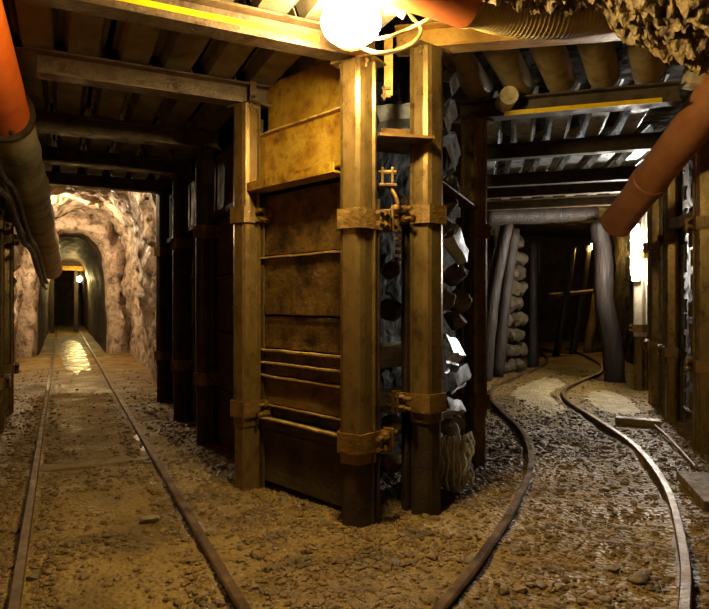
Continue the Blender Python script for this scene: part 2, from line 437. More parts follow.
def post(label, loc, rz, top, clamps, side=1, mat='post', group=None, z0=-.06, foot='dark_post', scale=1.0):
    t = thing('steel_post', label, 'post', (loc[0], loc[1], 0), rz, group)
    lo, hi = clamps
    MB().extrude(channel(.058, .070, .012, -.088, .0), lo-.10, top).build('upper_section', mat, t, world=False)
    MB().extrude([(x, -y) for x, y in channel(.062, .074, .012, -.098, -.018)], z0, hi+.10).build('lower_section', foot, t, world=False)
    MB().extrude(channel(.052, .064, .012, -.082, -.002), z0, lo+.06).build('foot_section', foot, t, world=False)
    clamp(t, lo, side); clamp(t, hi, side)
    t.scale = (scale, scale, 1)
    cap = MB(); cap.box((0, -.01, top+.006), (.20, .14, .012), bev=.003)
    cap.build('head_plate', mat, t, world=False)
    for sx in (-.06, .06):
        b = MB(); nut(b, (sx, -.05, top), (0, 0, -1), .014, .018); b.build('bolt', mat, t, world=False)
    return t

BZ = 2.262      # underside of the left-hand roof beams
post('rusty steel post at the corner of the block under the big lamp', CORNER+Vector((-.012, 0, 0)), R(-30), 2.25, (.415, 1.49), 1, 'post', foot='dark_post', scale=1.14)  # dark lower sections: rust and dirt, with lamp falloff put into the colour
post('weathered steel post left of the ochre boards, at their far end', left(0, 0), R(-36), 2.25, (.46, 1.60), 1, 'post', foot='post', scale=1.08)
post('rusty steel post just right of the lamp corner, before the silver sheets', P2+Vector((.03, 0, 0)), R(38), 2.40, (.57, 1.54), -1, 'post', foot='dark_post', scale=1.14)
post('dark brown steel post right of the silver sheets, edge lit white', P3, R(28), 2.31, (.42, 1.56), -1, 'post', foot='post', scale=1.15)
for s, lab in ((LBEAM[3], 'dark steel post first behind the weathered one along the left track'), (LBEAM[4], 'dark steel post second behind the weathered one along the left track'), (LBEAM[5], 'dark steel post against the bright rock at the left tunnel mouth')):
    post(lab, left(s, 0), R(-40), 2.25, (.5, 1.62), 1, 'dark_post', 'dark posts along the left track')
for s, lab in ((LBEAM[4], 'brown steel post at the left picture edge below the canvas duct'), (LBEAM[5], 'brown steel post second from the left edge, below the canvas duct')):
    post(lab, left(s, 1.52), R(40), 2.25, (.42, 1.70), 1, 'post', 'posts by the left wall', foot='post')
RP = [(4.40, 'rusty steel post nearest the right picture edge'), (5.55, 'thick steel post right of the cold white lamp, nearer of two'), (6.35, 'brown steel post directly right of the white wall lamp'), (7.45, 'steel post coloured pale for lamp glare, carrying the white wall lamp')]
for i, (y, lab) in enumerate(RP):
    post(lab, (right_wall_x(y), y, 0), R(-35 if i < 3 else -48), 2.27, (.62 if i < 3 else .75, 1.66), -1, 'post' if i < 3 else 'paint_and_glare', 'posts by the right wall', foot='post' if i < 3 else 'post')  # the last post's pale colour stands for the white lamp's glare

# ------------------------------------------------------------------ roof beams
def ibeam(w=.11, h=.125, tf=.012, tw=.012):
    a, b = w/2, tw/2
    return [(-a, 0), (a, 0), (a, tf), (b, tf+.004), (b, h-tf-.004), (a, h-tf), (a, h), (-a, h), (-a, h-tf), (-b, h-tf-.004), (-b, tf+.004), (-a, tf)]
def beam(label, p, q, mat='beam', group=None, stripe=None, h=.125, clip=None, w=.11):
    p = Vector(p); q = Vector(q); d = (q-p).normalized(); side = d.cross(Vector((0, 0, 1)))
    if side.y > 0: side = -side                       # towards the viewer's side of the beam
    t = thing('roof_beam', label, 'beam', (p+q)/2, 0, group)
    MB().sweep(ibeam(w=w, h=h), [p, q]).build('girder', mat, t)
    if stripe:
        a, b, z, hh = stripe
        mb = MB(); c = p.lerp(q, (a+b)/2) + side*(.058 if z < .02 or z > h-.02 else .009) + Vector((0, 0, z))
        mb.box(c, ((q-p).length*(b-a), .003, hh), Matrix.Rotation(math.atan2(d.y, d.x), 3, 'Z'))
        o = mb.build('painted_stripe', 'yellow', t); o['label'] = 'yellow painted stripe'
    if clip:
        c = p.lerp(q, clip) + side*.062; mb = MB()
        rot = Matrix.Rotation(math.atan2(d.y, d.x), 3, 'Z')
        mb.box(c+Vector((0, 0, h*.5-.02)), (.04, .012, h+.06), rot, .003)
        mb.box(c+Vector((0, 0, -.03))+side*.012, (.07, .03, .014), rot, .003)
        k = mb.build('hook_clip', mat, t)
        b = MB(); nut(b, c+Vector((0, 0, h*.25))+side*.006, side); b.build('bolt', mat, k)
    return t
lab = ['', 'steel roof beam with a yellow stripe running left from the large lamp', 'brown steel beam next behind the yellow striped one over the left track', 'dark steel beam third from the lamp over the left track', 'dark steel beam fourth from the lamp over the left track', 'black steel beam across the left tunnel mouth']
for i in range(1, 6):
    t0 = -.37 if i == 1 else (-.14 if i == 2 else -.08); t1 = 1.13 if i < 3 else 1.56
    beam(lab[i], left(LBEAM[i], t0, BZ), left(LBEAM[i], t1, BZ), 'beam', 'roof beams over the left track', (.2, .98, .066, .026) if i == 1 else None, clip=.11 if i == 2 else None)
R0a, R0b = Vector((.22, 3.19, 2.412)), Vector((1.62, 2.93, 2.412))
beam('amber steel beam under the ribbed hose above the right track', R0a, R0b, 'amber_beam', None)
r1a = P3 + RB*-.08 + Vector((0, 0, 2.322)); r1b = Vector((2.02, 3.73, 2.322))
beam('steel beam with yellow stripe and round peg over the right track', r1a, r1b, 'dim_beam', None, (.22, .92, .014, .03))
RY = [5.14, 6.37, 7.06, 8.0]
names = ['brown steel beam next behind the right yellow striped one', 'brown steel beam third over the right track counting from the stripe', 'thin looking steel beam fourth over the right track', 'farthest steel beam over the right track, before the log frame']
RBEAM = []
for y, nm in zip(RY, names):
    p = Vector((.2*y-.02, y, 2.285)); u = (2.96+.32*(y-5.6)-p.x+.04)/(.954+.096); q = p + RB*u; RBEAM.append((p, q))
    beam(nm, p, q, 'dim_beam', 'beams over the right track', w=.08)

# ------------------------------------------------------------------ roof troughs laid on the beams
def trough_profile(w=.19, d=.07, t=.006, round_=False):
    a = w/2; lip = .018
    n = 12 if round_ else 0
    if round_:
        out = [(-a, d)] + [(-a*math.cos(math.pi*k/n), d-d*math.sin(math.pi*k/n)**.85) for k in range(1, n)] + [(a, d)]
    else:
        out = [(-a-lip, d), (-a, d), (-a*.72, 0), (a*.72, 0), (a, d), (a+lip, d)]
    inn = [(x*.94 if abs(x) < a+.001 else x, z+t) for x, z in out]
    return out + inn[::-1]
def trough(label, p, q, mat, group, round_=False, w=.19, d=.07):
    o = MB().sweep(trough_profile(w, d, round_=round_), [p, q]).build('roof_trough', mat, smooth='auto')
    return tag(o, label, 'roof sheet', group)
bay_name = ['in the nearest left bay', 'behind the striped left beam', 'behind the second left beam', 'behind the third left beam', 'in the last left bay']
for i in range(0, 5):
    s0, s1 = LBEAM[i]+.012, LBEAM[i+1]-.0; k = 0; t = -.28 if i <= 1 else 0.02
    z = BZ+.128 + (.0 if i % 2 else .0)
    while t < (1.2 if i < 2 else 1.5):
        jitter = random.uniform(-.012, .012)
        trough('%s roof trough out from the block %s' % (ORD[k], bay_name[i]), left(s0, t+jitter, z+random.uniform(0, .006)), left(s1, t+jitter+random.uniform(-.012, .012), z+random.uniform(0, .006)), 'dark_trough', 'roof troughs over the left track')
        t += .236; k += 1
rbay = ['before the striped right beam', 'just behind the striped right beam', 'in the third bay above the right track', 'in the fourth bay above the right track', 'in the farthest bay above the right track']
def along(a, b, u):
    d = (b-a).normalized(); return a + d*u
lines = [(R0a, R0b), (r1a, r1b)] + RBEAM
for i in range(0, 5):
    (a, b), (c, d) = lines[i], lines[i+1]
    k = 0; u = .16
    lim = min((b-a).length, (d-c).length) - .08
    zz = max(a.z, c.z)+.128
    while u < lim:
        p = along(a, b, u); q = along(c, d, u-.03*(i == 0)); p.z = a.z+.130; q.z = c.z+.130
        dr = (q-p).normalized(); p = p - dr*.03 if i == 0 else p+dr*.01; q = q - dr*.005
        rnd = (i == 0)
        trough('%s %s trough from the block %s' % (ORD[k], 'rounded tan' if rnd else 'galvanised roof', rbay[i]), p, q, 'trough' if rnd else ('zinc' if i in (1, 2) else 'dark_trough'), 'roof troughs over the right track', rnd, .19 if rnd else .15, .095 if rnd else .06)
        u += .262; k += 1
mb = MB(); pc = at(507, 98, 3.9); mb.tube([pc+Vector((0, -.06, 0)), pc+Vector((0, -.055, 0)), pc+Vector((0.01, .12, 0))], [.054, .06, .06], 24)
mb.tube([pc+Vector((0, -.066, 0)), pc+Vector((0, -.058, 0))], .03, 20)
tag(mb.build('wooden_peg', 'pale_wood', smooth='auto'), 'pale round wooden peg end beside the right yellow stripe', 'peg')
mb = MB(); mb.box(at(697, 74, 3.72), (.12, .12, .17), Matrix.Rotation(.2, 3, 'Y'), .01)
tag(mb.build('timber_wedge', 'pale_wood'), 'pale timber wedge above the dusty orange pipe under the rock', 'wedge')

# ------------------------------------------------------------------ boards of the block
CA = left(0, 0) + Vector((.085, .02, 0)); CB = CORNER + Vector((-.02, .10, 0))
cd = (CB-CA).normalized(); cn = Vector((cd.y, -cd.x, 0))
if cn.y > 0: cn = -cn
def plank(name, label, cat, a, b, z0, z1, th, mat, group, out=0.0, lip=0, tilt=0.0, warp=0.0, edge=False):
    d = (b-a).normalized(); n = Vector((d.y, -d.x, 0))
    if n.y > 0: n = -n
    N = 10; prof_h = z1-z0; mb = MB()
    prof = [(0, 0), (th, 0), (th, prof_h)] if False else None
    P = [(0, .004), (.004, 0), (th-.003, 0), (th, .004), (th-.006, prof_h*.25), (th-.006, prof_h*.75), (th, prof_h-.02), (th+lip, prof_h-.014), (th+lip, prof_h-.002), (th-.003, prof_h), (0, prof_h)]
    o = len(mb.v); m = len(P)
    for i in range(N+1):
        u = i/N; base = a.lerp(b, u) + n*out
        for y, z in P:
            w_ = warp*noise.noise(Vector((u*3, z*4, z0*9)))
            mb.v.append(base + n*(y+w_) + Vector((0, 0, z0+z+tilt*(u-.5)+.004*noise.noise(Vector((u*6, z0*5, 1))))))
    for i in range(N):
        for k in range(m):
            k2 = (k+1) % m; mb.f.append((o+i*m+k, o+i*m+k2, o+(i+1)*m+k2, o+(i+1)*m+k))
    mb.f.append(tuple(o+k for k in range(m))); mb.f.append(tuple(o+N*m+k for k in reversed(range(m))))
    ob = tag(mb.build(name, mat), label, cat, group)
    if edge:
        e = MB(); d2 = (b-a).normalized()
        path = [a.lerp(b, i/N)+n*(out+th-.004+warp*noise.noise(Vector((i/N*3, (z1-z0)*4, z0*9))))+Vector((0, 0, z1-.011+tilt*(i/N-.5)+.005*noise.noise(Vector((i*.6, z0*5, 1))))) for i in range(N+1)]
        sg = 1 if d2.cross(Vector((0, 0, 1))).dot(n) > 0 else -1
        e.sweep([(0, 0), (sg*(lip+.012), .001), (sg*(lip+.013), .010), (0, .013)], path)
        q = e.build('worn_highlight', 'worn_and_highlight', ob, world=True); q['label'] = 'bright upper edge, worn and highlighted in colour'
    return ob
chamfer = [
 (.03, .335, 'dark_board', .0, 'lowest steel board of the block, standing in the gravel', 0),
 (.345, .412, 'dark_board', .025, 'narrow dark ridged board above the lowest board', .008),
 (.42, .488, 'dark_board', -.015, 'dark recessed strip between the two lowest ridges of the block', .012),
 (.495, .660, 'board', .0, 'brown board with a bright upper ridge, below the double ridge', .012),
 (.667, .738, 'board', .01, 'lower narrow ridged board in the middle of the block', .012),
 (.745, .812, 'board', .01, 'upper narrow ridged board in the middle of the block', .012),
 (.82, 1.005, 'board', .0, 'plain brown board above the middle ridges of the block', .0),
 (1.015, 1.355, 'board', .008, 'tall scratched ochre board at eye level between the posts', .010),
 (1.362, 1.715, 'board', -.01, 'shaded brown board directly under the projecting ledge', .0),
 (1.79, 2.085, 'yellow_board', .015, 'yellow rusted board resting above the projecting ledge', .012),
 (2.092, 2.40, 'yellow_board', -.05, 'topmost orange yellow board set back beneath the roof', .0)]
for z0, z1, mat, out, labl, lip in chamfer:
    plank('lagging_board', labl, 'board', CA, CB, z0, z1, .03, mat, 'rusty boards between the corner post and weathered post', out, lip, 0, .006, lip > 0)
# projecting angle ledge, passing in front of the far post
def ledge(label, p, q, z, w, mat, up=.05):
    d = (q-p).normalized(); n = Vector((d.y, -d.x, 0))
    if n.y > 0: n = -n
    sgn = 1 if d.cross(Vector((0, 0, 1))).dot(n) > 0 else -1
    prof = [(0, 0), (sgn*w, 0), (sgn*w, up), (sgn*(w-.011), up), (sgn*(w-.011), .011), (0, .011)]
    if sgn > 0: prof = prof
    mb = MB().sweep(prof, [Vector((p.x, p.y, z)), Vector((q.x, q.y, z))])
    return tag(mb.build('angle_ledge', mat), label, 'ledge')
ledge('yellow rusted angle ledge jutting out across the ochre boards', CA+cn*.035 - cd*.06, CB+cn*.035-cd*.03, 1.735, .11, 'yellow_board', .048)
# boards behind the dark left posts
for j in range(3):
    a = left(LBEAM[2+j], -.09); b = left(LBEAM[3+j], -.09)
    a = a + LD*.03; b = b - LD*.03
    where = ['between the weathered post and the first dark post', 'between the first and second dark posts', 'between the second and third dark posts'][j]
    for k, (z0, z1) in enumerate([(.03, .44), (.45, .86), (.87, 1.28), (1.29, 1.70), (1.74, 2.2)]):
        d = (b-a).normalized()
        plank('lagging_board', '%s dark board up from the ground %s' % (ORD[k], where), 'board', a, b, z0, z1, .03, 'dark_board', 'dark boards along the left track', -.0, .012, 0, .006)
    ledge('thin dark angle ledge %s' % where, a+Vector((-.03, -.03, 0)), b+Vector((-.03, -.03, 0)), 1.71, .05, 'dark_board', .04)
# right-hand face
rn = Vector((.90, -.44, 0))
ca, cb = CORNER+Vector((.12, -.02, 0)), P2+Vector((.06, -.14, 0))
mb = MB(); e = [Vector((.125, 2.93, 1.905)), Vector((.40, 2.99, 1.905)), Vector((.33, 3.34, 1.905)), Vector((.10, 3.25, 1.905))]
mb.add([*e, *[v+Vector((0, 0, .014)) for v in e]], [(3, 2, 1, 0), (4, 5, 6, 7), (0, 1, 5, 4), (1, 2, 6, 5), (2, 3, 7, 6), (3, 0, 4, 7)])
mb.box((.235, 3.13, 1.955), (.2, .02, .07), Matrix.Rotation(.2, 3, 'Z'), .003)
pd = P3-P2
def on_face(u, back=0.0, z=0): return P2 + pd*u - rn*back + Vector((0, 0, z))
mb2 = MB()
mb2.sweep([(0, 0), (.10, 0), (.10, .01), (.01, .012), (.01, .05), (0, .05)], [on_face(.08, .03, 1.76), on_face(.96, .03, 1.70)])
shelf = tag(mb.build('bracket_shelf', 'clamp'), 'rusty plate shelf between the corner post and its right neighbour', 'shelf')
tag(mb2.build('angle_ledge', 'beam'), 'grey angle ledge slanting up to the dark post right of the silver sheets', 'ledge')

# crumpled galvanised sheets packed into the right-hand face
def sheet(label, c, size, yaw, tilt, roll, seed):
    L, w, d = size; mb = MB(); pr = trough_profile(w, d, .004); n = 10
    X = Vector((math.cos(yaw)*math.cos(tilt), math.sin(yaw)*math.cos(tilt), math.sin(tilt)))
    O = Vector((math.cos(yaw-math.pi/2)*math.cos(roll), math.sin(yaw-math.pi/2)*math.cos(roll), math.sin(roll)))
    Z = -(O - X*O.dot(X)).normalized(); Y = Z.cross(X)
    mb.sweep(pr, [(-L/2+L*k/n, 0, 0) for k in range(n+1)])
    off = Vector((seed*3.7, seed*1.9, 0)); c = Vector(c) + (rn*.06 if seed > 3 else Vector()); out = []
    for v in mb.v:
        v = v + .016*Vector((noise.noise(v*8+off), noise.noise(v*8+off+Vector((5, 0, 0))), noise.noise(v*8+off+Vector((0, 7, 0)))))
        out.append(c + X*v.x + Y*v.y + Z*v.z)
    mb.v = out
    return tag(mb.build('silver_sheet', 'zinc', smooth=False), label, 'metal sheet', 'crumpled silver sheets packed in the block')
sh = [
 (at(398, 112, 3.34), (.24, .15, .07), .3, .15, .3, 'boxy silver sheet with bent end between the two lit posts, near the top'),
 (at(392, 352, 3.30), (.22, .12, .05), .4, .1, .45, 'bright silver sheet between the two lit posts, middle height'),
 (at(391, 398, 3.30), (.20, .10, .05), .4, -.1, .4, 'lower silver sheet between the two lit posts, near their clamps'),
 (at(445, 152, 3.52), (.34, .20, .06), 1.25, .5, .2, 'largest bright silver sheet upper right of the rusty post'),
 (at(441, 118, 3.47), (.40, .12, .05), 1.25, .55, .2, 'narrow silver sheet slanting just above the largest bright one'),
 (at(446, 82, 3.52), (.45, .12, .05), 1.25, .55, .2, 'topmost silver sheet slanting towards the roof beside the rusty post'),
 (at(452, 243, 3.66), (.22, .14, .05), .9, -.7, .2, 'small crushed silver sheet level with the upper clamps'),
 (at(446, 345, 3.56), (.36, .15, .06), 1.2, -.15, .45, 'silver sheet half way down, between the two right posts'),
 (at(453, 374, 3.66), (.30, .11, .05), 1.1, .1, .35, 'silver sheet just below the half way one between the right posts'),
 (at(447, 404, 3.60), (.30, .10, .05), 1.1, -.2, .4, 'lowest silver sheet, with a hooked end above the crusted rock')]
for i, (c, sz, yw, tl, rl, l) in enumerate(sh): sheet(l, c, sz, yw, tl, rl, i+1)
rubble = [(446, 205, 3.68, .08, 'beneath the grey ledge'), (455, 275, 3.76, .09, 'under the small crushed silver sheet'), (442, 300, 3.56, .085, 'midway between the two right posts'), (455, 320, 3.76, .08, 'above the half way silver sheet'), (440, 228, 3.52, .07, 'behind the upper clamp of the rusty right post'), (448, 185, 3.66, .085, 'just below the largest silver sheet'), (458, 300, 3.84, .09, 'beside the dark post at mid height'), (450, 425, 3.62, .09, 'above the crusted rock'), (392, 270, 3.40, .075, 'in the gap between the lit posts, upper'), (392, 310, 3.40, .08, 'in the gap between the lit posts, middle'), (391, 425, 3.38, .07, 'in the gap between the lit posts, by the lower clamp'), (392, 462, 3.38, .08, 'in the gap between the lit posts, near the ground')]
for i, (px, py, d, r_, w) in enumerate(rubble):
    mb = MB(); mb.rock(at(px, py, d), (r_, r_*.9, r_*.8), i+3.2)
    tag(mb.build('rubble_rock', 'stone', smooth='auto'), 'brown rubble rock wedged %s' % w, 'rock', 'rubble rocks packed in the block')
mb = MB(); c = at(451, 462, 3.44); mb.rock(c, (.105, .10, .19), 5.1, 4, .45, 2.2)
for k in range(14):
    a = R(150+k*17); x = .11*math.cos(a); y = .10*math.sin(a)
    pts = [c+Vector((x*1.0*(1+.2*math.sin(q*1.7+k)), y*(1+.2*math.cos(q+k)), .17-.05*q)) for q in range(7)]
    mb.tube(catmull(pts, 3), .007, 5)
tag(mb.build('crusted_rock', 'crust', smooth=True), 'white lime crusted rock on the gravel between the two right posts', 'rock')
# bits of iron between the corner post and its neighbour
t = thing('shackle_bracket', 'rusty shackle bracket on the right side of the corner post', 'bracket', (.17, 3.02, 1.66))
mb = MB(); mb.box((.140, 3.02, 1.715), (.012, .05, .10), None, .003); mb.box((.190, 3.02, 1.725), (.012, .05, .08), None, .003); mb.box((.165, 3.0, 1.67), (.09, .08, .015), None, .004); mb.tube([(.12, 3.01, 1.74), (.21, 3.01, 1.74)], .012, 8); mb.build('bracket_plate', 'clamp', t)
mb = MB(); mb.tube(catmull([(.17, 2.99, 1.67), (.20, 2.97, 1.62), (.215, 2.97, 1.57), (.20, 2.98, 1.55), (.18, 2.98, 1.56)], 6), .010, 8); o = mb.build('hook', 'clamp', t, smooth=True)
mb = MB(); mb.ball((.205, 2.975, 1.555), (.02, .02, .02)); mb.build('nut', 'clamp', t)
t = thing('hanging_bar', 'yellow flat steel bar hanging above the boxy silver sheet', 'bar', (.17, 3.05, 2.14))
mb = MB(); mb.box((.172, 3.04, 2.29), (.045, .012, .31), None, .003); mb.build('flat_bar', 'amber_beam', t)
mb = MB()
for z in (2.13, 2.17): mb.box((.16, 3.032, z), (.05, .02, .014), None, .003)
mb.box((.15, 3.032, 2.145), (.014, .02, .07), None, .003); mb.build('bar_catch', 'clamp', t)
t = thing('connecting_strap', 'rusty toothed strap joining the two lit posts at their upper clamps', 'strap', (.2, 3.05, 1.5))
mb = MB(); mb.box((.175, 3.06, 1.50), (.11, .03, .11), Matrix.Rotation(.5, 3, 'Z'), .004); mb.build('strap_plate', 'clamp', t)
mb = MB()
for k in range(5): mb.box((.225, 3.07, 1.45-.035*k), (.03, .025, .02), Matrix.Rotation(.5, 3, 'Z'), .004)
mb.build('strap_teeth', 'clamp', t)

# ------------------------------------------------------------------ lamps and their cables
LC = at(351, 22, 2.54)
t = thing('bulkhead_lamp', 'large glaring lamp on the beam above the corner post', 'lamp', LC+Vector((0, 0, -.12)))
mb = MB(); mb.ball(LC, (.128, .09, .106), 20, 12); mb.build('lamp_glass', 'lamp', t, smooth=True)  # globe enlarged so its shape covers the lamp's glare
mb = MB(); mb.tube([LC+Vector((0, .07, .02)), LC+Vector((0, .11, .02))], .10, 24); mb.build('lamp_housing', 'cable', t)
mb = MB(); mb.box(LC+Vector((0, .20, .10)), (.07, .28, .03), None, .005)
mb.build('lamp_bracket', 'amber_beam', t)
def cable(name, label, pts, r, mat, cat='cable', group=None):
    return tag(MB().tube(catmull(pts, 8), r, 8).build(name, mat, smooth=True), label, cat, group)
cable('lamp_cable', 'pale cable looping low from the lamp round to the orange pipe', [LC+Vector((.04, .11, -.06)), at(378, 53, 2.62), at(398, 50, 2.74), at(415, 41, 2.76), at(421, 29, 2.78), at(412, 17, 2.76), at(404, 6, 2.74)], .0095, 'cable', 'cable', 'lamp cables')
cable('lamp_cable', 'pale cable running higher from the lamp, straight to the ribbed hose', [LC+Vector((.07, .10, -.03)), at(388, 37, 2.62), at(406, 30, 2.70), at(428, 19, 2.66), at(450, 5, 2.66), at(470, -12, 2.66)], .008, 'cable', 'cable', 'lamp cables')
t = thing('junction_box', 'small bright junction box on the orange pipe right of the lamp', 'box', at(395, 14, 2.66))
mb = MB(); mb.box(at(392, 8, 2.66), (.07, .05, .05), None, .008); mb.build('box_body', 'cable', t)
mb = MB(); mb.tube([at(399, 12, 2.66), at(405, 16, 2.66)], .018, 10); mb.build('cable_gland', 'paint_and_glare', t)

yl = 7.33; px_ = right_wall_x(7.45)
TL = Vector((px_-.125, 7.32, 1.68))
t = thing('wall_lamp', 'upright white glowing lamp on the pale post below the dusty orange pipe', 'lamp', TL+Vector((0, 0, -.36)))
mb = MB(); mb.tube([TL+Vector((0, 0, z)) for z in (-.30, -.285, -.24, .24, .285, .30)], [.02, .04, .052, .052, .04, .02], 16); mb.build('lamp_tube', 'tube', t, smooth=True)
mb = MB(); mb.box(TL+Vector((.03, .05, 0)), (.10, .05, .70), Matrix.Rotation(R(-40), 3, 'Z'), .006); mb.build('lamp_housing', 'paint_and_glare', t)
for nm, pos, r_, mat, l in (('ceiling_bulb', left(4.15, .75, 2.5), .05, 'tunnel_bulb', 'bare bulb hung behind the last beam of the left tunnel'),
        ('ceiling_bulb', at(43, 214, 10.4), .05, 'deep_bulb', 'bare bulb behind the lower end of the canvas duct'),
        ('ceiling_bulb', left(22.5, .35, 1.95), .06, 'beyond', 'dim bulb beyond the dark timber door frame in the left tunnel'),
        ('ceiling_bulb', at(79, 279, 19.6), .075, 'far_bulb', 'far yellow bulb beside the doorway post in the left tunnel'),
        ('ceiling_bulb', at(593, 246, 12.2), .05, 'timber_bulb', 'amber bulb shining among the leaning props in the right drift')):
    t = thing(nm, l, 'lamp', pos)
    mb = MB(); mb.ball(pos, (r_, r_, r_*1.25), 14, 8); mb.build('bulb', mat, t, smooth=True)
    mb = MB(); top = 2.85 if mat in ('tunnel_bulb', 'deep_bulb') else pos.z+r_*3.2
    mb.tube([pos+Vector((0, 0, r_*1.1)), pos+Vector((0, 0, r_*2.3))], r_*.55, 10); mb.tube([pos+Vector((0, 0, r_*2)), Vector((pos.x, pos.y, top))], .012, 6); mb.build('bulb_holder', 'black_cable', t)

# ------------------------------------------------------------------ ducts and pipes
pts = [(-1.10, 1.4, 2.33), (-1.51, 2.3, 2.25), (-2.0, 3.4, 2.165), (-2.94, 5.5, 1.95), (-4.55, 9.0, 1.56)]
path = catmull(pts, 14); cut = 14*2
t = thing('air_duct', 'orange pipe running into a muddy canvas sleeve along the left wall', 'pipe', path[cut])
MB().tube(path[:cut+2], .142, 28).build('pipe_section', 'orange', t, smooth='auto')
slv = path[cut:]
rs = [.152+.010*noise.noise(p*3.1) + (.012 if i % 5 == 0 else 0) for i, p in enumerate(slv)]; rs[0] = .165
o = MB().tube(slv, rs, 28).build('canvas_sleeve', 'canvas', t, smooth='auto'); o['label'] = 'muddy grey canvas sleeve'
d = (path[cut+1]-path[cut]).normalized()
mb = MB(); mb.tube([path[cut]+d*-.01, path[cut]+d*.03], .172, 28); o2 = mb.build('hose_clip', 'dark_post', t)
b = MB(); nut(b, path[cut]+Vector((.10, -.08, -.14)), (.6, -.6, -.4)); b.build('clip_screw', 'dark_post', o2)
for k, (dz, dt, l) in enumerate(((-.17, .12, 'thick black cable sagging below the canvas duct'), (-.30, .13, 'lower black cable beneath the canvas duct'), (-.235, .15, 'middle black cable close under the canvas duct'))):
    pp = [p + Vector((-.898*(dt-.08), -.439*(dt-.08), dz-.05+.05*math.sin(i*.55+k))) for i, p in enumerate(path[10:]) if i % 3 == 0]
    cable('wall_cable', l, pp, .022, 'black_cable', 'cable', 'cables along the left wall')
pa, pb = Vector((2.235, 3.1, 2.63)), Vector((2.24, 5.12, 1.755)); d = (pb-pa).normalized()
t = thing('drain_pipe', 'dusty orange pipe slanting down by the right wall', 'pipe', (pa+pb)/2)
mid = pa + d*1.55
mb = MB(); mb.tube([pa, pb, pb, pb-d*.04], [.128, .128, .11, .11], 32); mb.build('pipe_section', 'brown_orange', t, smooth='auto')
mb = MB(); mb.tube([mid, mid+d*.01, mid+d*.09, mid+d*.10], [.130, .139, .139, .130], 32); mb.build('socket_ring', 'brown_orange', t, smooth='auto')
mb = MB(); mb.tube([pb-d*.10, pb-d*.09, pb+d*.0], [.129, .136, .136], 32); mb.build('end_rim', 'brown_orange', t, smooth='auto')
op = catmull([at(250, -110, 2.25), at(330, -52, 2.40), at(400, -24, 2.50), at(470, 0, 2.62)], 8)
t = thing('overhead_pipe', 'orange pipe passing overhead right of the lamp into a ribbed hose', 'pipe', op[-1])
MB().tube(op, .118, 28).build('pipe_section', 'dull_orange', t, smooth='auto')
hp = catmull([at(464, -2, 2.62), at(505, 12, 2.74), at(560, 16, 2.80), at(612, 10, 2.86)], 26); rr = [(.112 if i < 6 else .098)+(.005 if i % 2 else 0) for i in range(len(hp))]
o = MB().tube(hp, rr, 28).build('ribbed_hose', 'hose', t, smooth=False); o['label'] = 'tan ribbed flexible hose'

# ------------------------------------------------------------------ tracks
RAIL = [(-.036, 0), (.036, 0), (.036, .007), (.008, .016), (.008, .044), (.021, .050), (.021, .060), (.016, .066), (-.016, .066), (-.021, .060), (-.021, .050), (-.008, .044), (-.008, .016), (-.036, .007)]
def rail(label, pts, group, z=-.03):
    pts = [Vector((p[0], p[1], z)) for p in pts]
    o = MB().sweep(RAIL, pts).build('track_rail', 'rail', smooth=False)
    return tag(o, label, 'rail', group)
for w, l in ((0, 'straight steel rail at the far left, left rail of the tunnel track'), (1, 'straight steel rail right of the muddy bed in the left tunnel')):
    rail(l, [(lrail(w, y), y) for y in [1.2+.8*k for k in range(36)]], 'rails of the left track')
rail('curved steel rail nearest the gravel heap at the block', INNER, 'rails of the right track')
rail('curved steel rail on the outside of the bend, by the right wall', OUTER, 'rails of the right track')
mb = MB(); cen = Vector((lrail(0, 12.6)+.40, 12.6, -.001)); pr = []
for k in range(40):
    a = 2*math.pi*k/40; q = 1+.35*noise.noise(Vector((math.cos(a)*2, math.sin(a)*2, 5)))
    pr.append(cen + LD*(4.2*q*math.sin(a)) + LP*(.25*q*math.cos(a)))
mb.v = pr + [v-Vector((0, 0, .03)) for v in pr]; mb.f = [tuple(range(40)), tuple(range(79, 39, -1))] + [(k, 40+k, 40+(k+1) % 40, (k+1) % 40) for k in range(40)]
tag(mb.build('puddle', 'water'), 'shiny puddle between the rails deep in the left tunnel', 'puddle')
def lit_mud_bank(label, outline, h):
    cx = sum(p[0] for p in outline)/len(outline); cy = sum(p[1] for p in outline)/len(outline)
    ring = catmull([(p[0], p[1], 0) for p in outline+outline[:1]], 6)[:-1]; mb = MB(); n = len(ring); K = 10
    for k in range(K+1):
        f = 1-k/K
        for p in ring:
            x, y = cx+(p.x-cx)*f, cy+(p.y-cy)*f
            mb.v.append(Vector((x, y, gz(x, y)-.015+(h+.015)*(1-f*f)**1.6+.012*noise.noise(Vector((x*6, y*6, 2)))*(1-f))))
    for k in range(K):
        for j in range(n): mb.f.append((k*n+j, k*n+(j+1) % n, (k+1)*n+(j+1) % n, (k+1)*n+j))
    tag(mb.build('lit_mud_bank', 'lit_mud', smooth=True), label, 'lit_mud', None, 'stuff')
lit_mud_bank('mud coloured pale for lamplight between the curved rails before the log frame', [(1.56, 6.0), (1.8, 5.3), (2.1, 5.7), (2.18, 6.3), (2.30, 6.95), (2.56, 7.5), (3.0, 8.15), (2.95, 9.0), (2.5, 8.6), (2.1, 7.95), (1.82, 7.35), (1.6, 6.65)], .03)
lit_mud_bank('mud coloured pale for lamplight outside the curved rail below the white lamp', [(2.34, 5.7), (2.7, 5.4), (2.98, 6.1), (3.22, 7.0), (3.3, 7.7), (3.0, 7.8), (2.74, 7.35), (2.50, 6.75)], .03)
